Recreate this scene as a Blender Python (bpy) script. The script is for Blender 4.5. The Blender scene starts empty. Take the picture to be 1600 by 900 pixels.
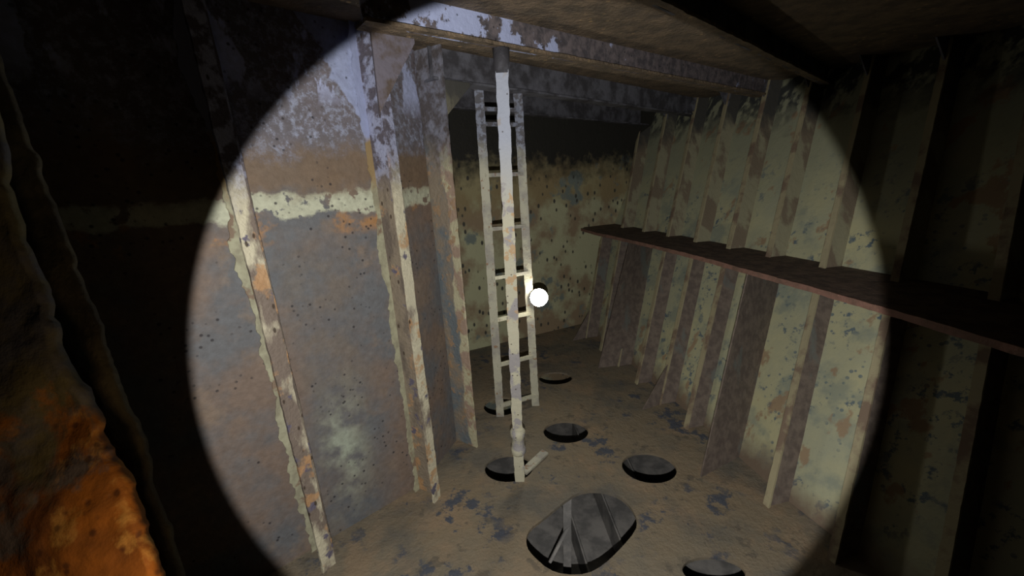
import bpy, bmesh, math, random
from mathutils import Vector as V, noise
random.seed(7)
S = bpy.context.scene
C = S.collection

# ------------------------------------------------------------------ camera, light, exposure
F, PITCH, ROLL, EYE = 640.0, math.radians(15.5), math.radians(2.3), 1.6
fw = V((0, math.cos(PITCH), -math.sin(PITCH)))
r0 = V((1, 0, 0)); u0 = r0.cross(fw)
rt = math.cos(ROLL)*r0 - math.sin(ROLL)*u0
up = math.cos(ROLL)*u0 + math.sin(ROLL)*r0
cam = bpy.data.objects.new('camera', bpy.data.cameras.new('camera')); C.objects.link(cam)
from mathutils import Matrix
m = Matrix((rt, up, -fw)).transposed().to_4x4(); m.translation = V((0, 0, EYE)); cam.matrix_world = m
cam.data.sensor_width = 36; cam.data.lens = 36*F/1600; cam.data.clip_start = 0.01
S.camera = cam
def ray(x, y): return fw + rt*(x-800)/F - up*(y-450)/F
def at_z(x, y, z):
    d = ray(x, y); return V((0, 0, EYE)) + d*((z-EYE)/d.z)
def at_d(x, y, dist): return V((0, 0, EYE)) + ray(x, y)*dist

w = bpy.data.worlds.new('world'); S.world = w; w.use_nodes = True
w.node_tree.nodes['Background'].inputs[0].default_value = (0.5, 0.5, 0.6, 1)
w.node_tree.nodes['Background'].inputs[1].default_value = 0.0008

def lamp(name, kind, loc, energy, color, radius=0.005):
    l = bpy.data.lights.new(name, kind); l.energy = energy; l.color = color; l.shadow_soft_size = radius
    o = bpy.data.objects.new(name, l); C.objects.link(o); o.location = loc; return o
# hard edged torch beam, held a hand's breadth below the lens
torch = lamp('torch_beam', 'SPOT', (0.0, -0.02, 1.485), 120, (1.0, 0.95, 0.88), 0.004)
torch.data.spot_size = math.radians(82.0); torch.data.spot_blend = 0.06
torch.rotation_euler = ray(822, 466).to_track_quat('-Z', 'Y').to_euler()
# weak stray light round the beam
stray = lamp('torch_stray_light', 'POINT', (0.0, -0.02, 1.49), 0.09, (1.0, 0.95, 0.85), 0.01)
# warm lamp beside the access opening rim
rim_lamp = lamp('warm_rim_lamp', 'POINT', at_d(215, 965, 0.27), 0.36, (1.0, 0.62, 0.30), 0.012)

S.view_settings.view_transform = 'Standard'; S.view_settings.look = 'None'
S.view_settings.exposure = 0.0; S.view_settings.gamma = 1.0; S.view_settings.use_curve_mapping = False

# ------------------------------------------------------------------ materials
class N:
    def __init__(s, name, rough=0.75, metal=0.0):
        s.m = bpy.data.materials.new(name); s.m.use_nodes = True; s.t = s.m.node_tree
        s.b = s.t.nodes['Principled BSDF']; s.b.inputs['Roughness'].default_value = rough
        s.b.inputs['Metallic'].default_value = metal
        s.b.inputs['Specular IOR Level'].default_value = 0.35
        s.pos = s.t.nodes.new('ShaderNodeNewGeometry').outputs['Position']
        s.h = None
    def lk(s, a, b): s.t.links.new(a, b)
    def mapped(s, scale=(1,1,1), loc=(0,0,0)):
        n = s.t.nodes.new('ShaderNodeMapping'); n.inputs['Scale'].default_value = scale; n.inputs['Location'].default_value = loc
        s.lk(s.pos, n.inputs['Vector']); return n.outputs[0]
    def noise(s, sc, detail=6, rough=.6, stretch=(1,1,1), seed=0, dist=0.0):
        n = s.t.nodes.new('ShaderNodeTexNoise'); n.inputs['Scale'].default_value = sc; n.inputs['Detail'].default_value = detail
        n.inputs['Roughness'].default_value = rough; n.inputs['Distortion'].default_value = dist
        s.lk(s.mapped(stretch, (seed*1.7, seed*2.3, seed*.9)), n.inputs['Vector']); return n.outputs['Fac']
    def spots(s, sc, stretch=(1,1,1), seed=0):
        n = s.t.nodes.new('ShaderNodeTexVoronoi'); n.inputs['Scale'].default_value = sc
        s.lk(s.mapped(stretch, (seed*1.3, seed*.7, seed*1.9)), n.inputs['Vector']); return n.outputs['Distance']
    def ramp(s, x, a, b, lo=0.0, hi=1.0):
        n = s.t.nodes.new('ShaderNodeMapRange'); n.inputs[1].default_value = a; n.inputs[2].default_value = b
        n.inputs[3].default_value = lo; n.inputs[4].default_value = hi; s.lk(x, n.inputs[0]); return n.outputs[0]
    def math(s, op, a, b=None):
        n = s.t.nodes.new('ShaderNodeMath'); n.operation = op
        for i, v in enumerate((a, b)):
            if v is None: continue
            if isinstance(v, (int, float)): n.inputs[i].default_value = v
            else: s.lk(v, n.inputs[i])
        return n.outputs[0]
    def mul(s, a, b): return s.math('MULTIPLY', a, b)
    def dot(s, d):
        n = s.t.nodes.new('ShaderNodeVectorMath'); n.operation = 'DOT_PRODUCT'; n.inputs[1].default_value = d
        s.lk(s.pos, n.inputs[0]); return n.outputs['Value']
    def band(s, x, a, b, soft, wob=None, amp=0.0):
        if wob is not None: x = s.math('ADD', x, s.mul(s.math('SUBTRACT', wob, .5), amp))
        return s.mul(s.ramp(x, a-soft, a+soft), s.ramp(x, b+soft, b-soft))
    def mix(s, f, a, b):
        n = s.t.nodes.new('ShaderNodeMix'); n.data_type = 'RGBA'
        if isinstance(f, (int, float)): n.inputs[0].default_value = f
        else: s.lk(f, n.inputs[0])
        for i, v in ((6, a), (7, b)):
            if isinstance(v, tuple): n.inputs[i].default_value = (*v, 1)
            else: s.lk(v, n.inputs[i])
        return n.outputs[2]
    def done(s, col, height=None, strength=.5, dist=.01):
        s.lk(col, s.b.inputs['Base Color'])
        if height is not None:
            n = s.t.nodes.new('ShaderNodeBump'); n.inputs['Strength'].default_value = strength; n.inputs['Distance'].default_value = dist
            s.lk(height, n.inputs['Height']); s.lk(n.outputs[0], s.b.inputs['Normal'])
        return s.m
BROWN=(.15,.105,.075); DKBROWN=(.05,.035,.025); SLATE=(.13,.15,.165); CREAM=(.56,.55,.36); PALE=(.60,.64,.50)
ORANGE=(.50,.24,.07); BLUEW=(.48,.55,.86); PIT=(.02,.02,.028); BLUESP=(.11,.15,.18); GREEN=(.36,.40,.27); PURP=(.13,.12,.17)

def mat_left():
    n = N('coated_steel_left', .7); n1 = n.noise(3.2, seed=1); n2 = n.noise(9, seed=2); n3 = n.noise(38, 4, seed=3)
    z = n.dot((0,0,1))
    c = n.mix(n.ramp(n1, .42, .6), (.215,.165,.135), (.15,.16,.175))
    c = n.mix(n.mul(n.ramp(n.noise(5, seed=4), .55, .64), .6), c, (.27,.205,.15))
    uu = n.dot((.74,.67,0))
    c = n.mix(n.mul(n.band(uu, .36, .66, .06, n1, .3), n.mul(n.ramp(z, 1.45, 1.3), .75)), c, n.mix(n.ramp(n2, .4, .62), (.135,.15,.17), (.18,.165,.15)))
    pt = n.mul(n.band(uu, .44, .60, .05, n2, .2), n.band(z, .22, .62, .15, n1, .5))
    c = n.mix(n.mul(pt, n.ramp(n2, .42, .62)), c, (.40,.46,.38))
    # ragged coating left beside the seam
    seam = n.band(z, 1.475, 1.56, .006, n2, .10)
    c = n.mix(n.mul(seam, n.ramp(n.noise(14, seed=9), .40, .44)), c, (.55,.58,.45))
    c = n.mix(n.mul(n.band(z, 1.40, 1.47, .03, n2, .12), n.ramp(n.noise(7, seed=8), .55, .62)), c, (.42,.23,.10))
    c = n.mix(n.mul(n.band(z, 1.56, 1.74, .03, n2, .2), .8), c, (.20,.14,.09))
    # flaked coating near the top, its blue painted in for the bluish light there
    hi = n.ramp(n.math('ADD', z, n.mul(n.math('SUBTRACT', n1, .5), .5)), 1.70, 1.80)
    c = n.mix(n.mul(hi, .8), c, (.16,.15,.18))
    fl = n.mul(hi, n.ramp(n.noise(34, 8, .8, seed=5), .49, .60))
    c = n.mix(fl, c, (.33,.37,.50))
    c = n.mix(n.mul(n.ramp(n.noise(6, seed=12, stretch=(1,1,.5)), .54, .57), n.ramp(z, 1.88, 1.98)), c, (.50,.57,.86))
    tri = n.math('ADD', n.math('ADD', uu, n.mul(z, .5)), n.mul(n.math('SUBTRACT', n2, .5), .18))
    c = n.mix(n.mul(n.ramp(tri, 1.70, 1.71), n.mul(n.ramp(z, 1.74, 1.78), n.ramp(uu, .86, .85))), c, (.36,.42,.64))
    pit = n.mul(n.ramp(n.spots(34, seed=2), .24, .12), n.ramp(n.noise(6, seed=6), .50, .56))
    c = n.mix(n.mul(pit, .85), c, PIT)
    return n.done(n.mix(n.ramp(n3, .3, .75, .0, .35), c, DKBROWN), n.math('ADD', n2, n.mul(n3, .5)), .5, .012)

def mat_stiff(name, seed, edge=(.56,.53,.40), web=(.19,.155,.13), amt=.50):
    n = N(name, .7); n1 = n.noise(7, seed=seed, stretch=(1,1,.45)); n2 = n.noise(20, seed=seed+1); n3 = n.noise(60, 3, seed=seed)
    z = n.dot((0,0,1))
    c = n.mix(n.ramp(n1, amt-.04, amt+.05), web, edge)
    c = n.mix(n.mul(n.ramp(n.noise(8, seed=seed+4), .56, .62), .8), c, (.46,.27,.13))
    c = n.mix(n.ramp(n.noise(11, seed=seed+7), .60, .64), c, PURP)
    hi = n.ramp(n.math('ADD', z, n.mul(n.math('SUBTRACT', n1, .5), .4)), 1.55, 1.7)
    c = n.mix(hi, c, n.mix(n.ramp(n2, .45, .55), (.11,.10,.125), (.32,.35,.50)))  # bluish light near the top painted into the frame colour
    c = n.mix(n.ramp(n.spots(22, (1,1,.5), seed), .14, .09, 0, .9), c, DKBROWN)
    return n.done(c, n.math('ADD', n2, n3), .6, .01)

def mat_right():
    n = N('coated_steel_right', .65); n1 = n.noise(3.0, seed=21); n2 = n.noise(13, seed=22); n3 = n.noise(45, 3, seed=23)
    z = n.dot((0,0,1))
    c = n.mix(n.ramp(n1, .35, .65), (.45,.44,.27), (.35,.37,.27))
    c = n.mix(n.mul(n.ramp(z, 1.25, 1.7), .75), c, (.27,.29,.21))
    sp = n.mul(n.ramp(n.noise(17, 7, .7, seed=22), .55, .60), n.ramp(n.noise(3.2, seed=24), .46, .54))
    c = n.mix(n.mul(sp, n.ramp(z, 1.75, 1.35)), c, BLUESP)
    sp = n.mul(n.ramp(n.spots(26, seed=5), .26, .2), n.ramp(n.noise(4, seed=25), .50, .56))
    c = n.mix(n.mul(sp, n.ramp(z, 1.6, 1.2)), c, (.16,.20,.20))
    c = n.mix(n.mul(n.ramp(n.noise(5, seed=28), .5, .62), n.ramp(z, 1.7, 1.3)), c, n.mix(.55, c, (.17,.22,.21)))
    # rust runs following the frames, rust spots
    c = n.mix(n.mul(n.ramp(n.noise(7, seed=26, stretch=(1,1,.5)), .60, .64), .85), c, (.30,.21,.13))
    # black streaks under the deck
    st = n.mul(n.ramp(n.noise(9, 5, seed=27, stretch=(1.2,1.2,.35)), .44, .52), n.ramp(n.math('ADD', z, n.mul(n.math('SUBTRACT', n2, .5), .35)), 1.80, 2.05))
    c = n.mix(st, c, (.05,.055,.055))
    c = n.mix(n.ramp(n.math('ADD', z, n.mul(n.math('SUBTRACT', n1, .5), .3)), .12, .02), c, (.17,.13,.095))
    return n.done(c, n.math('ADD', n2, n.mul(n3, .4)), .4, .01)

def mat_back():
    n = N('coated_steel_back', .7); n1 = n.noise(2.6, seed=31); n2 = n.noise(10, seed=32); n3 = n.noise(40, 3, seed=33); z = n.dot((0,0,1))
    zz = n.math('ADD', z, n.mul(n.math('SUBTRACT', n1, .5), .5))
    c = n.mix(n.ramp(n1, .44, .56), (.48,.49,.32), (.31,.24,.155))
    c = n.mix(n.mul(n.ramp(zz, 1.25, 1.4), .7), c, (.32,.26,.13))
    c = n.mix(n.ramp(n.noise(4, seed=35), .58, .63), c, (.20,.24,.22))
    pit = n.ramp(n.spots(15, (1,1,.6), 8), .22, .15)
    c = n.mix(n.mul(pit, n.ramp(n.noise(3, seed=36), .40, .46)), c, (.07,.07,.06))
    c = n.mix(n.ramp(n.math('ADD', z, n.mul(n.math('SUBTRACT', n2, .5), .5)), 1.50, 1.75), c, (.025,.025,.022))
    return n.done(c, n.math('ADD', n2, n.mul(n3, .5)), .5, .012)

def mat_floor():
    n = N('silted_floor', .85); n1 = n.noise(2.6, seed=41); n2 = n.noise(8, 8, .7, seed=42); n3 = n.noise(45, 4, seed=43)
    c = n.mix(n.ramp(n1, .38, .62), (.23,.185,.125), (.20,.175,.13))
    c = n.mix(n.mul(n.ramp(n.noise(3.4, seed=44), .52, .62), .65), c, (.29,.215,.14))
    c = n.mix(n.mul(n.ramp(n.noise(2.2, 7, .65, seed=47), .50, .64), .75), c, (.115,.115,.105))
    c = n.mix(n.mul(n.ramp(n2, .54, .585), n.ramp(n.noise(1.9, seed=45), .47, .55)), c, (.075,.085,.11))
    c = n.mix(n.mul(n.ramp(n.noise(14, seed=46), .60, .64), .6), c, (.10,.09,.075))
    return n.done(c, n.math('ADD', n2, n.mul(n3, .4)), .7, .02)

def mat_deck():
    n = N('rusty_deck', .8); n2 = n.noise(12, seed=51); n3 = n.noise(50, 3, seed=52)
    c = n.mix(n.ramp(n2, .4, .6), (.10,.08,.058), (.18,.135,.09))
    c = n.mix(n.mul(n.ramp(n.spots(20, seed=4), .22, .12), n.ramp(n.noise(3, seed=55), .5, .56)), c, (.34,.24,.13))
    return n.done(c, n.math('ADD', n2, n3), .7, .015)

def mat_beam():
    n = N('beam_flaking_coating', .7); n1 = n.noise(4.2, 8, .68, seed=61, stretch=(1,1,.9)); n2 = n.noise(26, seed=62); x = n.dot((.8,.6,0))
    c = n.mix(n.ramp(n2, .4, .6), (.07,.065,.075), (.15,.13,.14))
    f = n.ramp(n.math('ADD', n1, n.ramp(x, .9, 2.2, .035, -.12)), .505, .525)
    c = n.mix(f, c, (.38,.44,.68))  # flaked coating coloured blue to carry the bluish light overhead
    c = n.mix(n.ramp(n.spots(24, seed=6), .16, .1, 0, .8), c, PIT)
    return n.done(c, n2, .6, .012)

def mat_ladder():
    n = N('ladder_coating', .6); n1 = n.noise(7, seed=96); n2 = n.noise(26, seed=97); z = n.dot((0,0,1))
    c = n.mix(n.ramp(n1, .45, .6), (.50,.50,.40), (.34,.33,.30))
    c = n.mix(n.ramp(n2, .60, .64), c, (.30,.20,.13))
    hi = n.ramp(n.math('ADD', z, n.mul(n.math('SUBTRACT', n1, .5), .4)), 1.58, 1.78)
    c = n.mix(hi, c, n.mix(n.ramp(n2, .48, .56), (.11,.11,.13), (.24,.27,.36)))  # blue-grey cast of the light painted onto the ladder top
    return n.done(c, n2, .6, .01)
def mat_web():
    n = N('rusty_web_steel', .75); n1 = n.noise(5, seed=92, stretch=(1,1,.4)); n2 = n.noise(22, seed=93); z = n.dot((0,0,1))
    c = n.mix(n.ramp(n2, .42, .6), (.135,.11,.098), (.20,.165,.14))
    c = n.mix(n.ramp(n1, .58, .64), c, (.16,.17,.16))
    u_ = n.mix(n.ramp(n1, .47, .53), (.30,.29,.20), (.20,.165,.12))
    c = n.mix(n.ramp(z, 1.02, 1.06), c, u_)
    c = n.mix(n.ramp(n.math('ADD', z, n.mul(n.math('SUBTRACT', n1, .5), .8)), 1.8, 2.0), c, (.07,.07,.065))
    return n.done(c, n.math('ADD', n1, n2), .5, .01)
def mat_weld():
    n = N('pale_ragged_coating', .7); n1 = n.noise(6, seed=98); n2 = n.noise(22, seed=99); z = n.dot((0,0,1))
    c = n.mix(n.ramp(n2, .40, .62), (.42,.42,.30), (.30,.29,.21))
    c = n.mix(n.ramp(n1, .57, .61), c, (.24,.18,.13))
    c = n.mix(n.ramp(n.math('ADD', z, n.mul(n2, .1)), 1.60, 1.66), c, (.33,.24,.12))
    c = n.mix(n.ramp(n.math('ADD', z, n.mul(n2, .1)), 1.80, 1.84), c, (.34,.39,.60))  # upper stretch tinted with the light's blue cast
    return n.done(c, n2, .6, .01)
def mat_s3():
    n = N('free_edge_frame_coating', .7); n1 = n.noise(5, seed=17, stretch=(1,1,.6)); n2 = n.noise(20, seed=18); n3 = n.noise(55, 3, seed=19); z = n.dot((0,0,1))
    q = n.math('ADD', n.dot((.83,-.55,.015)), n.mul(n.math('SUBTRACT', n1, .5), .16))
    c = n.mix(n.ramp(n.noise(7, seed=20), .42, .58), (.15,.18,.20), (.26,.22,.17))
    c = n.mix(n.ramp(q, -1.455, -1.445), c, n.mix(n.ramp(n.noise(8, seed=23), .48, .54), (.50,.48,.33), (.36,.27,.21)))
    c = n.mix(n.mul(n.ramp(n2, .58, .62), .8), c, (.36,.24,.14))
    hi = n.ramp(n.math('ADD', z, n.mul(n.math('SUBTRACT', n1, .5), .4)), 1.62, 1.80)
    c = n.mix(hi, c, n.mix(n.ramp(n2, .42, .6), (.10,.09,.095), (.22,.23,.29)))  # grey-blue up high stands in for the bluish light
    return n.done(c, n.math('ADD', n2, n3), .6, .01)
def mat_simple(name, a, b, sc=12, seed=0, rough=.8, lo=.42, hi=.58, bump=.6):
    n = N(name, rough); n2 = n.noise(sc, seed=seed); n3 = n.noise(sc*4, 3, seed=seed+1)
    return n.done(n.mix(n.ramp(n2, lo, hi), a, b), n.math('ADD', n2, n.mul(n3, .5)), bump, .01)

def mat_post():
    n = N('post_white_coating', .6); n1 = n.noise(9, seed=71); n2 = n.noise(24, seed=72); z = n.dot((0,0,1))
    c = n.mix(n.ramp(z, 1.4, 1.75), (.50,.49,.38), (.36,.40,.50))  # blue of the upper light put into the post colour
    c = n.mix(n.ramp(n1, .53, .57), c, (.33,.32,.33))
    c = n.mix(n.mul(n.ramp(n2, .56, .60), n.mul(n.ramp(z, .85, 1.0), n.ramp(z, 1.6, 1.5))), c, (.48,.34,.20))
    c = n.mix(n.ramp(n.spots(30, seed=3), .15, .1, 0, .7), c, DKBROWN)
    return n.done(c, n.math('ADD', n1, n2), .6, .01)

def mat_rim():
    n = N('rusted_rim_plate', .8); n1 = n.noise(9, seed=81, dist=.4); n2 = n.noise(26, seed=82); n3 = n.noise(90, 3, seed=83)
    c = n.mix(n.ramp(n1, .40, .60), (.50,.20,.035), (.20,.085,.03))
    c = n.mix(n.ramp(n.noise(14, seed=86), .56, .64), c, (.16,.15,.17))
    c = n.mix(n.mul(n.ramp(n2, .54, .64), .8), c, (.62,.38,.12))
    c = n.mix(n.ramp(n.spots(60, seed=2), .25, .12, 0, .7), c, (.07,.03,.02))
    up_ = n.ramp(n.math('ADD', n.dot((0,0,1)), n.mul(n.math('SUBTRACT', n1, .5), .35)), 1.375, 1.405)
    c = n.mix(up_, c, n.mix(n.ramp(n2, .4, .6), (.17,.16,.09), (.13,.14,.17)))
    return n.done(c, n.math('ADD', n1, n.mul(n2, .5)), .8, .008)

M = dict(left=mat_left(), s1=mat_stiff('stiffener_coating_a', 3), s2=mat_stiff('stiffener_coating_b', 11, amt=.46),
         w1=mat_stiff('frame_web_coating_a', 5, edge=(.22,.19,.15), web=(.12,.10,.085), amt=.52), w2=mat_stiff('frame_web_coating_b', 9, edge=(.25,.21,.16), web=(.15,.125,.105), amt=.50),
         s3=mat_s3(), right=mat_right(), back=mat_back(), floor=mat_floor(),
         deck=mat_deck(), beam=mat_beam(), post=mat_post(), rim=mat_rim(),
         darkbeam=mat_simple('sooty_beam_steel', (.055,.055,.065), (.13,.135,.165), 9, 91),
         web=mat_web(),
         flange=mat_simple('frame_edge_coating', (.34,.31,.20), (.20,.15,.11), 6, 93, lo=.5, hi=.6),
         stringer=mat_simple('stringer_brown_rust', (.085,.06,.05), (.15,.105,.08), 14, 94),
         lip=mat_simple('stringer_red_edge', (.20,.11,.085), (.13,.08,.06), 14, 95),
         ladder=mat_ladder(),
         knee=mat_simple('knee_spotted_rust', (.085,.065,.055), (.13,.12,.15), 14, 105),
         lower=mat_simple('lower_tank_steel', (.22,.22,.22), (.38,.37,.36), 6, 97),
         weld=mat_weld(),
         foot=mat_simple('coaming_dark_steel', (.05,.045,.03), (.10,.09,.055), 16, 99),
         black=mat_simple('lamp_housing_black', (.02,.02,.02), (.03,.03,.03), 20, 100, .4))
def mat_lens():
    mm = bpy.data.materials.new('lamp_lens_glow'); mm.use_nodes = True; b = mm.node_tree.nodes['Principled BSDF']
    b.inputs['Emission Color'].default_value = (1, .96, .88, 1); b.inputs['Emission Strength'].default_value = 60; return mm
M['lens'] = mat_lens()

# ------------------------------------------------------------------ builders
def obj(name, bm, mat, parent=None, smooth=False):
    me = bpy.data.meshes.new(name); bmesh.ops.recalc_face_normals(bm, faces=bm.faces); bm.to_mesh(me); bm.free()
    if smooth:
        for p in me.polygons: p.use_smooth = True
    me.materials.append(mat); o = bpy.data.objects.new(name, me); C.objects.link(o)
    if parent: o.parent = parent; o.matrix_parent_inverse = Matrix.Translation(-parent.location)
    return o
def struct(name, bm, mat):
    o = obj(name, bm, mat); o['kind'] = 'structure'; return o
def thing(name, label, cat, loc, group=None):
    o = bpy.data.objects.new(name, None); C.objects.link(o); o.location = loc; o.empty_display_size = .1
    o['label'] = label; o['category'] = cat
    if group: o['group'] = group
    return o
def slab(bm, a, b, c, d, t, n=1, mm=1, jit=0.0, fr=9.0, edge=False):
    """solid plate over the four corners a-b (start) and d-c (end), thickness vector t, jagged by jit in its own plane"""
    a, b, c, d, t = map(V, (a, b, c, d, t)); g = []
    side = (b-a); side = side.normalized() if side.length > 1e-6 else (c-d).normalized()
    for k in (0, 1):
        rows = []
        for i in range(n+1):
            u = i/n; p, q = a.lerp(d, u), b.lerp(c, u); row = []
            for j in range(mm+1):
                v = j/mm; x = p.lerp(q, v)
                if jit and not (edge and 0 < j < mm):
                    x = x + side*noise.noise(x*fr*3+t*90)*jit + t.normalized()*noise.noise(x*fr+V((5,9,2)))*jit*.6
                row.append(bm.verts.new(x + t*k))
            rows.append(row)
        g.append(rows)
    A, B = g
    for i in range(n):
        for j in range(mm):
            bm.faces.new((A[i][j], A[i+1][j], A[i+1][j+1], A[i][j+1])); bm.faces.new((B[i][j], B[i][j+1], B[i+1][j+1], B[i+1][j]))
        bm.faces.new((A[i][0], B[i][0], B[i+1][0], A[i+1][0])); bm.faces.new((A[i][mm], A[i+1][mm], B[i+1][mm], B[i][mm]))
    for j in range(mm):
        bm.faces.new((A[0][j], A[0][j+1], B[0][j+1], B[0][j])); bm.faces.new((A[n][j], B[n][j], B[n][j+1], A[n][j+1]))
    return bm
def S_(*a, **k): bm = bmesh.new(); return slab(bm, *a, **k)
def bar(bm, p, q, wv, tv, n=12, jit=.002):
    """bar from p to q centred, width vector wv, thickness vector tv"""
    p, q, wv, tv = map(V, (p, q, wv, tv))
    return slab(bm, p-wv/2-tv/2, p+wv/2-tv/2, q+wv/2-tv/2, q-wv/2-tv/2, tv, n, 1, jit)
def tube(bm, p, q, r, seg=14, rings=None):
    p, q = V(p), V(q); ax = (q-p).normalized(); a = ax.orthogonal().normalized(); b = ax.cross(a)
    rings = rings or [(0, r), (1, r)]; loops = []
    for u, rr in rings:
        c = p.lerp(q, u); loops.append([bm.verts.new(c + rr*(a*math.cos(2*math.pi*i/seg)+b*math.sin(2*math.pi*i/seg))) for i in range(seg)])
    for l0, l1 in zip(loops, loops[1:]):
        for i in range(seg): bm.faces.new((l0[i], l0[(i+1)%seg], l1[(i+1)%seg], l1[i]))
    bm.faces.new(loops[0]); bm.faces.new(loops[-1]); return bm

ZC = 2.2
# ------------------------------------------------------------------ floor with its openings
def ell(cx, cy, a, b, rot=0, n=44):
    return [V((cx + a*math.cos(t)*math.cos(rot) - b*math.sin(t)*math.sin(rot), cy + a*math.cos(t)*math.sin(rot) + b*math.sin(t)*math.cos(rot), 0)) for t in [2*math.pi*i/n for i in range(n)]]
def hole_px(x, y, wpx, hpx):
    """round opening measured once in the photograph: centre and size in metres on the floor"""
    c = at_z(x, y, 0); a = (at_z(x+wpx/2, y, 0)-at_z(x-wpx/2, y, 0)).length/2; b = (at_z(x, y+hpx/2, 0)-at_z(x, y-hpx/2, 0)).length/2
    n = (at_z(x, y+hpx/2, 0)+at_z(x, y-hpx/2, 0))/2
    return ell(n.x, n.y, a, b, 0)
big_px = [(822,840),(828,826),(850,810),(890,777),(913,767),(940,767),(967,775),(987,793),(996,813),(993,830),(970,857),(943,883),(917,897),(883,898),(857,890),(832,868),(823,855)]
big = [at_z(x, y, 0) for x, y in big_px]
def smooth_loop(pts, it=2):
    for _ in range(it):
        q = []
        for i, p in enumerate(pts):
            r = pts[(i+1) % len(pts)]; q += [p*.75+r*.25, p*.25+r*.75]
        pts = q
    return pts
holes = [hole_px(795,732,75,42), hole_px(884,675,70,34), hole_px(868,591,52,19), hole_px(1014,731,84,46), hole_px(784,635,56,28), hole_px(1115,893,98,42), smooth_loop(big, 1)]
def floor_bm(outer, z, th):
    bm = bmesh.new(); es = []
    for lp in [outer]+holes:
        vs = [bm.verts.new((p.x, p.y, z)) for p in lp]
        es += [bm.edges.new((vs[i], vs[(i+1) % len(vs)])) for i in range(len(vs))]
    bmesh.ops.triangle_fill(bm, edges=es, use_beauty=True, use_dissolve=False)
    r = bmesh.ops.extrude_face_region(bm, geom=bm.faces[:])
    for v in [e for e in r['geom'] if isinstance(e, bmesh.types.BMVert)]: v.co.z -= th
    return bm
outer = [V(p) for p in ((-2.2,.25,0),(2.0,.25,0),(2.0,4.8,0),(-1.2,4.8,0))]
struct('floor', floor_bm(outer, 0, .014), M['floor'])
struct('floor_lower', S_((-2.4,.2,-1.0),(2.4,.2,-1.0),(2.4,5.2,-1.0),(-2.4,5.2,-1.0),(0,0,-.02)), M['lower'])

# ------------------------------------------------------------------ left plating (follows the turn of the side)
lean = V((-.06, 0, ZC))
LW = [V(p) for p in ((-2.1,.45,0),(-1.45,1.02,0),(-.907,1.506,0),(-.507,1.866,0),(-.37,2.23,0),(-.55,3.75,0))]
bm = bmesh.new()
for a, b in zip(LW, LW[1:]):
    nn = (b-a).cross(V((0,0,1))).normalized()*-.012
    slab(bm, a-V((0,0,1.0)), b-V((0,0,1.0)), b+lean, a+lean, nn, 1, 1)
struct('wall_left', bm, M['left'])
# back plating
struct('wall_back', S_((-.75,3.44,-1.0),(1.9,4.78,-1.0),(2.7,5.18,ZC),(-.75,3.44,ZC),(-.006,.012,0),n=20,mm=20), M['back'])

# ------------------------------------------------------------------ right plating, flared outwards
toe = {-1:(1.40,1.02),0:(1.29,1.32),1:(1.2,1.62),2:(1.135,1.95),3:(1.075,2.26),4:(1.01,2.55),5:(.94,2.85),6:(.875,3.16),7:(.80,3.48),8:(.72,3.80),9:(.64,4.12)}
top = {-1:(2.45,2.06),0:(2.34,2.38),1:(2.21,2.70),2:(2.08,3.01),3:(1.97,3.32),4:(1.85,3.65),5:(1.74,3.99),6:(1.60,4.32),7:(1.46,4.65),8:(1.32,4.98),9:(1.18,5.30)}
RN = V((.975,.21,0))
B_ = {k: V((*toe[k], 0)) for k in toe}; T_ = {k: V((*top[k], ZC)) for k in top}
DEP = .12
bm = bmesh.new(); ks = sorted(toe)
ext0, extT = B_[-1]+V((.25,-.75,0)), T_[-1]+V((.25,-.75,0))
Lb = [ext0]+[B_[k] for k in ks]; Lt = [extT]+[T_[k] for k in ks]
for i in range(len(Lb)-1):
    slab(bm, Lb[i]+RN*DEP, Lb[i+1]+RN*DEP, Lt[i+1]+RN*DEP, Lt[i]+RN*DEP, RN*.012, 8, 1)
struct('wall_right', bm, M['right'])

# ------------------------------------------------------------------ deck overhead
struct('ceiling', S_((-3.0,.3,ZC),(3.4,.3,ZC),(3.4,5.6,ZC),(-3.0,5.6,ZC),(0,0,.015),n=6,mm=6), M['deck'])

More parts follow.
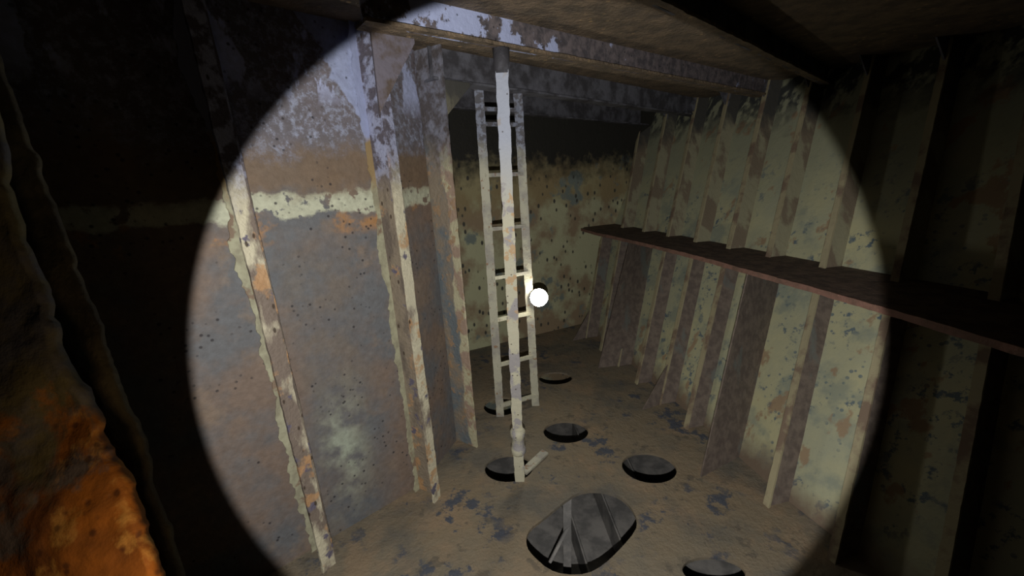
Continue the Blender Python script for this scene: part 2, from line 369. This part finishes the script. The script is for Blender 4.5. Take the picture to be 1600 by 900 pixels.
# access opening rim in front of the camera, at its left
def rimpoly(px, d0, d1, th, sub=26, inner_px=None, jit=.004, mat=None, seed=0):
    """px: right edge in order top-bottom; sheet reaches well to the left of it"""
    bm = bmesh.new(); pts = []
    for i in range(sub+1):
        u = i/sub*(len(px)-1); k = min(int(u), len(px)-2); f_ = u-k
        x = px[k][0]*(1-f_)+px[k+1][0]*f_; y = px[k][1]*(1-f_)+px[k+1][1]*f_
        pts.append((x, y))
    rows = []
    for i, (x, y) in enumerate(pts):
        d = d0+(d1-d0)*i/sub; e = at_d(x, y, d)
        l = at_d(x-420, y+60, d*1.0)
        row = []
        for j in range(61):
            v = j/60; p = l.lerp(e, v)
            p = p + fw*noise.noise(p*14+V((seed,0,0)))*.012*(.4+.6*v) 
            p = p + fw*(noise.noise(p*60)*.0022+noise.noise(p*140)*.0010)
            if j == 60: p = p + rt*noise.noise(p*55+V((seed,3,1)))*jit + rt*noise.noise(p*150)*jit*.5
            row.append(p)
        rows.append(row)
    F_ = [[bm.verts.new(p) for p in r] for r in rows]; Bk = [[bm.verts.new(p+fw*th) for p in r] for r in rows]
    n, mm_ = sub, 60
    for i in range(n):
        for j in range(mm_):
            bm.faces.new((F_[i][j],F_[i+1][j],F_[i+1][j+1],F_[i][j+1])); bm.faces.new((Bk[i][j],Bk[i][j+1],Bk[i+1][j+1],Bk[i+1][j]))
        bm.faces.new((F_[i][mm_],F_[i+1][mm_],Bk[i+1][mm_],Bk[i][mm_])); bm.faces.new((F_[i][0],Bk[i][0],Bk[i+1][0],F_[i+1][0]))
    for j in range(mm_):
        bm.faces.new((F_[0][j],F_[0][j+1],Bk[0][j+1],Bk[0][j])); bm.faces.new((F_[n][j],Bk[n][j],Bk[n][j+1],F_[n][j+1]))
    return bm
front = thing('access_opening_rim', 'rough rust-orange edge of the access opening, close up at the left', 'opening rim', at_d(60, 700, .38))
obj('face_plate', rimpoly([(-70,-60),(-20,180),(40,420),(100,590),(150,700),(180,752),(215,840),(252,930),(290,1040)], .42, .34, .012, 150), M['rim'], front, True)
obj('coaming', rimpoly([(-45,-60),(0,115),(62,300),(150,520),(205,680),(283,905),(335,1040)], .50, .43, .01, 130, jit=.003, seed=4), M['foot'], front, True)['label'] = 'dark greenish inner coaming'

# ------------------------------------------------------------------ frames on the left plating
def left_frame(toe_, top_, root, loc_name, label, web_m, fl_m, fw_=.05, weld=True):
    toe_, top_, root = V(toe_), V(top_), V(root); ln = top_-toe_; off = root-toe_; off.z = 0
    nrm = off.cross(V((0,0,1))).normalized()       # across the web
    t = thing(loc_name, label, 'steel frame', toe_, 'upright frames on the left plating')
    obj('web', S_(toe_+off*1.2, toe_+off*.02, top_+off*.02, top_+off*1.2, nrm*.010, n=60, mm=3, jit=.004, edge=True), web_m, t)
    sh = (nrm if nrm.x < 0 else -nrm)*fw_*.5
    if fw_:
        bm = bmesh.new(); bar(bm, toe_+sh, top_+sh, -nrm*fw_, off.normalized()*.012, 90, .0045)
        obj('flange', bm, fl_m, t)
    if weld:
        bm = bmesh.new(); s = -nrm if True else nrm
        a = toe_+off*.97
        s = nrm if nrm.x < 0 else -nrm
        a -= off*.03; th = off.normalized()*.004; N_ = 170; rows = []
        for i in range(N_+1):
            p = a+ln*(i/N_); q = p+V((toe_.x*9, 0, 0))
            w_ = .030+.030*noise.noise(V((3, toe_.x*9, p.z*5)))+.016*noise.noise(V((1, toe_.x*5, p.z*19)))+.008*noise.noise(V((2, 4, p.z*60)))
            e_ = .008*noise.noise(V((7, toe_.x*5, p.z*14)))
            rows.append([bm.verts.new(x_) for x_ in (p-s*(.004+e_), p+s*max(w_, .008), p+s*max(w_, .008)+th, p-s*(.004+e_)+th)])
        for A, B in zip(rows, rows[1:]):
            for j in range(4): bm.faces.new((A[j], A[(j+1)%4], B[(j+1)%4], B[j]))
        bm.faces.new(rows[0]); bm.faces.new(rows[-1])
        o = obj('weld_strip', bm, M['weld'], t); o['label'] = 'ragged pale coating along the root weld'
    return t
f1 = left_frame((-.82,1.41,0), (-.885,1.405,2.2), (-.935,1.49,0), 'wall_frame', 'rust-streaked upright frame with orange flaking edge, leftmost in the light', M['w1'], M['s1'], .055)
f2 = left_frame((-.42,1.77,0), (-.462,1.775,2.2), (-.545,1.835,0), 'wall_frame', 'upright frame in line with the pale blue flaking ceiling beam', M['w2'], M['s2'], .05)
f3 = left_frame((-.25,2.15,0), (-.289,2.15,2.2), (-.37,2.23,0), 'wall_frame', 'upright frame with straight pale free edge, nearest the ladder', M['s3'], M['s3'], 0, False)

# ------------------------------------------------------------------ beams under the deck
def ceiling_beam(p, q, z, label, web_m, fl_m, flw=.09, up_=ZC):
    p, q = V((*p, z)), V((*q, z)); d = (q-p).normalized(); nn = V((d.y, -d.x, 0))    # towards the camera
    t = thing('ceiling_beam', label, 'beam', (p+q)/2, 'beams under the deck')
    h = V((0,0,up_-z)); c0, c1 = p-nn*.03, q-nn*.03
    obj('web', S_(c0, c0+h, c1+h, c1, -nn*.010, n=40, mm=4), web_m, t)
    obj('flange', S_(p, p-nn*flw, q-nn*flw, q, V((0,0,.012)), n=90, mm=1, jit=.004), fl_m, t)
    return t, d, nn
b0, d0_, n0_ = ceiling_beam((-.62,.42), (2.17,2.95), 2.09, 'dark near beam with rusty orange lower edge at top right', M['darkbeam'], M['deck'], .05)
b1, d1_, n1_ = ceiling_beam((-.43,1.49), (1.98,3.30), 2.09, 'ceiling beam with large pale blue flaking patches', M['beam'], M['deck'], .10)
b2, d2_, n2_ = ceiling_beam((-.33,2.15), (1.80,4.03), 2.05, 'dull grey ceiling beam directly above the ladder top', M['darkbeam'], M['darkbeam'], .09)
b3, d3_, n3_ = ceiling_beam((-.50,2.80), (1.55,4.62), 2.04, 'farthest dark ceiling beam before the back plating', M['darkbeam'], M['darkbeam'], .06)
def knee(parent, corner, d, down, along, mat, label=None):
    corner, d = V(corner), V(d); nn = V((d.y,-d.x,0))*.012
    a = corner; b = corner+V((0,0,-down)); c = corner+d*along
    k = S_(a, b, c+V((0,0,-.015)), c, nn, n=12, mm=6)
    o = obj('knee_bracket', k, mat, parent)
    if label: o['label'] = label
knee(b1, (-.455,1.60,2.09), (.8,.6,0), .26, .16, M['knee'])
knee(b2, (-.29,2.17,2.05), (.75,.66,0), .16, .15, M['web'])

# ------------------------------------------------------------------ frames on the right plating
names_r = {0:'slanted frame at the right edge of the light circle', 1:'slanted right frame just right of the nearer wide brown web',
 2:'slanted right frame with wide brown web, foot nearest the oval floor opening at right', 3:'slanted right frame just left of the nearer wide brown web',
 4:'slanted right frame with triangular foot bracket, midway between the two wide brown webs', 5:'slanted right frame just right of the farther wide brown web',
 6:'slanted right frame with wide brown web below the shelf, farther from the viewer', 7:'slanted right frame just left of the farther wide brown web',
 8:'farthest slanted right frame, foot in the back corner', -1:'slanted frame in the dark at the far right'}
STR_Z = 1.05
def strz(k): return B_[k].lerp(T_[k], STR_Z/ZC)
outer_s = {-1:V((1.50,1.02,STR_Z)), 0:V((1.43,1.47,STR_Z)),1:V((1.375,1.775,STR_Z)),2:V((1.285,2.15,STR_Z)),3:V((1.24,2.38,STR_Z)),4:V((1.175,2.64,STR_Z)),5:V((1.10,2.90,STR_Z)),6:V((.97,3.29,STR_Z)),7:V((.90,3.50,STR_Z)),8:V((.80,3.76,STR_Z)),9:V((.72,4.1,STR_Z))}
for k in range(-1, 9):
    t = thing('hull_frame', names_r[k], 'steel frame', B_[k], 'slanting frames on the right plating')
    L = (B_[k+1]-B_[k]).normalized() if k < 9 else (B_[k]-B_[k-1]).normalized()
    tt = L*.009
    obj('web', S_(B_[k], B_[k]+RN*DEP, T_[k]+RN*DEP, T_[k], tt, n=50, mm=2, jit=.002, edge=True), M['web'], t)
    fl = S_(B_[k]-L*.012, B_[k]+L*.022, T_[k]+L*.022, T_[k]-L*.012, -RN*.010, n=80, mm=1, jit=.0025)
    obj('flange', fl, M['flange'], t)
    if k in (2, 6):
        low = {2:V((.97,1.83,0)), 6:V((.70,3.14,0))}[k]; o_ = outer_s[k]+V((0,0,-.012))
        obj('deep_web', S_(low, B_[k]+RN*DEP, strz(k)+RN*DEP+V((0,0,-.012)), o_, L*.010, n=30, mm=6, jit=.002, edge=True), M['web'], t)['label'] = 'wide brown web below the shelf'
    if k in (4, 8):
        f0 = B_[k]+V((-.14,-.06,0)); obj('foot_bracket', S_(f0, B_[k], B_[k]+(T_[k]-B_[k])*.12, B_[k]+(T_[k]-B_[k])*.118, L*.010, n=8, mm=4), M['web'], t)
    else:
        pass
    # short tripping bracket up at the deck
    a = T_[k]; dn = (B_[k]-T_[k]).normalized()
    obj('head_bracket', S_(a+dn*.16, a+dn*.16+RN*.02, a+RN*.02, a-RN*.10, tt, n=8, mm=3), M['darkbeam'], t)

# horizontal shelf on the right
st = thing('stringer_shelf', 'long brown rusty shelf running along the slanted right plating', 'shelf', outer_s[2])
bm = bmesh.new(); kk = sorted(outer_s)
for a, b in zip(kk, kk[1:]):
    slab(bm, outer_s[a], strz(a)+RN*DEP, strz(b)+RN*DEP, outer_s[b], (0,0,-.010), n=6, mm=3)
obj('shelf_plate', bm, M['stringer'], st)
bm = bmesh.new()
for a, b in zip(kk, kk[1:]):
    slab(bm, outer_s[a]-RN*.008+V((0,0,.004)), outer_s[a]-RN*.008-V((0,0,.022)), outer_s[b]-RN*.008-V((0,0,.022)), outer_s[b]-RN*.008+V((0,0,.004)), RN*.010, n=16, mm=1, jit=.003)
obj('edge_lip', bm, M['lip'], st)['label'] = 'reddish rusty lip'

# ------------------------------------------------------------------ post in front of the ladder
pb, pt_ = V((0.0,1.865,-.03)), V((-.006,1.855,2.09))
t = thing('support_post', 'pale flaking upright post standing in front of the ladder, foot in a floor opening', 'post', V((0,1.86,0)))
bm = bmesh.new()
rings = []
for i in range(80):
    u = i/79; rings.append((u, .027+.0022*noise.noise(V((u*34,1,3)))+.0012*noise.noise(V((u*120,1,3)))))
bar(bm, pb, pt_, V((.052,0,0)), V((0,.03,0)), 150, .004); obj('shaft', bm, M['post'], t)
bm = bmesh.new(); z0 = .19
tube(bm, pb.lerp(pt_, .095), pb.lerp(pt_, .165), .03, 14, [(0,.032),(.08,.041),(.25,.040),(.32,.034),(.68,.034),(.76,.041),(.92,.040),(1,.031)])
obj('collar', bm, M['post'], t, True)
bm = bmesh.new(); bar(bm, at_z(818,738,.01), at_z(852,706,.01), (.034,-.032,0), (0,0,.012), 8, .002); obj('foot_bar', bm, M['ladder'], t)
bm = bmesh.new(); tube(bm, pt_+V((0,0,-.09)), pt_, .03, 12, [(0,.029),(.3,.033),(1,.036)]); obj('head_socket', bm, M['darkbeam'], t, True)

# ------------------------------------------------------------------ ladder
Ll, Lr = V((-.115,2.48,0)), V((.135,2.60,0)); Tl, Tr = V((-.14,2.48,2.09)), V((.078,2.60,2.09))
t = thing('ladder', 'pale flaking steel ladder with two flat stiles and square rungs', 'ladder', (Ll+Lr)/2)
dr = (Lr-Ll).normalized(); nr = V((dr.y,-dr.x,0))
for a, b in ((Ll, Tl), (Lr, Tr)):
    bm = bmesh.new(); bar(bm, a, b, V((.052,0,0)), V((0,.012,0)), 120, .003); obj('stile', bm, M['ladder'], t)
for z in (.08,.385,.70,.98,1.285,1.60,1.88,1.96):
    a, b = Ll.lerp(Tl, z/2.09), Lr.lerp(Tr, z/2.09)
    bm = bmesh.new(); bar(bm, a, b, nr*.022, V((0,0,.022)), 16, .002); obj('rung', bm, M['ladder'], t)

# lamp hanging on the ladder
lp = Lr.lerp(Tr, .845/2.09) + V((.062,-.03,-.03))
t = thing('work_lamp', 'small glaring white lamp hung on the right side of the ladder', 'lamp', lp)
face = (V((0,0,EYE))-lp).normalized()
bm = bmesh.new(); tube(bm, lp-face*.07, lp, .03, 24, [(0,.022),(.3,.034),(.8,.056),(1,.060)]); obj('housing', bm, M['black'], t, True)
bm = bmesh.new(); tube(bm, lp, lp+face*.012, .037, 24, [(0,.058),(.6,.054),(1,.034)]); obj('lens', bm, M['lens'], t, True)
bm = bmesh.new(); tube(bm, lp-face*.03, lp-face*.02+V((-.05,0.04,.05)), .004, 8); obj('hook', bm, M['black'], t)
ll = lamp('work_lamp_light', 'POINT', lp+face*.05, 2.2, (1.0,.90,.70), .03)

# ------------------------------------------------------------------ what shows below the floor
pz = at_z(886, 783, -.13)
t = thing('lower_strut', 'upright angle bar with diagonal brace seen down the large floor opening', 'strut', V((pz.x, pz.y, -1.0)))
bm = bmesh.new(); bar(bm, V((pz.x,pz.y,-1.0)), V((pz.x,pz.y,-.014)), V((.045,0,0)), V((0,.01,0)), 20, .002); obj('upright', bm, M['lower'], t)
bm = bmesh.new(); bar(bm, V((pz.x,pz.y-.01,-.30)), V((pz.x-.30,pz.y-.12,-.86)), V((.025,0,.02)), V((0,.01,0)), 14, .002); obj('brace', bm, M['lower'], t)
for i, (x0, y0, x1, y1, lab) in enumerate(((.45,1.5,.30,3.0,'low keel rib crossing below the large floor opening'),(.70,1.6,.55,3.6,'low rib seen below the oval floor opening at the right'),(1.0,1.5,.9,3.6,'low rib below the slanted right plating'))):
    bm = S_((x0,y0,-1.0),(x0,y0,-.80),(x1,y1,-.80),(x1,y1,-1.0),(.012,0,0),n=10,mm=2)
    o = obj('bottom_rib', bm, M['lower']); o['label'] = lab; o['category'] = 'rib'
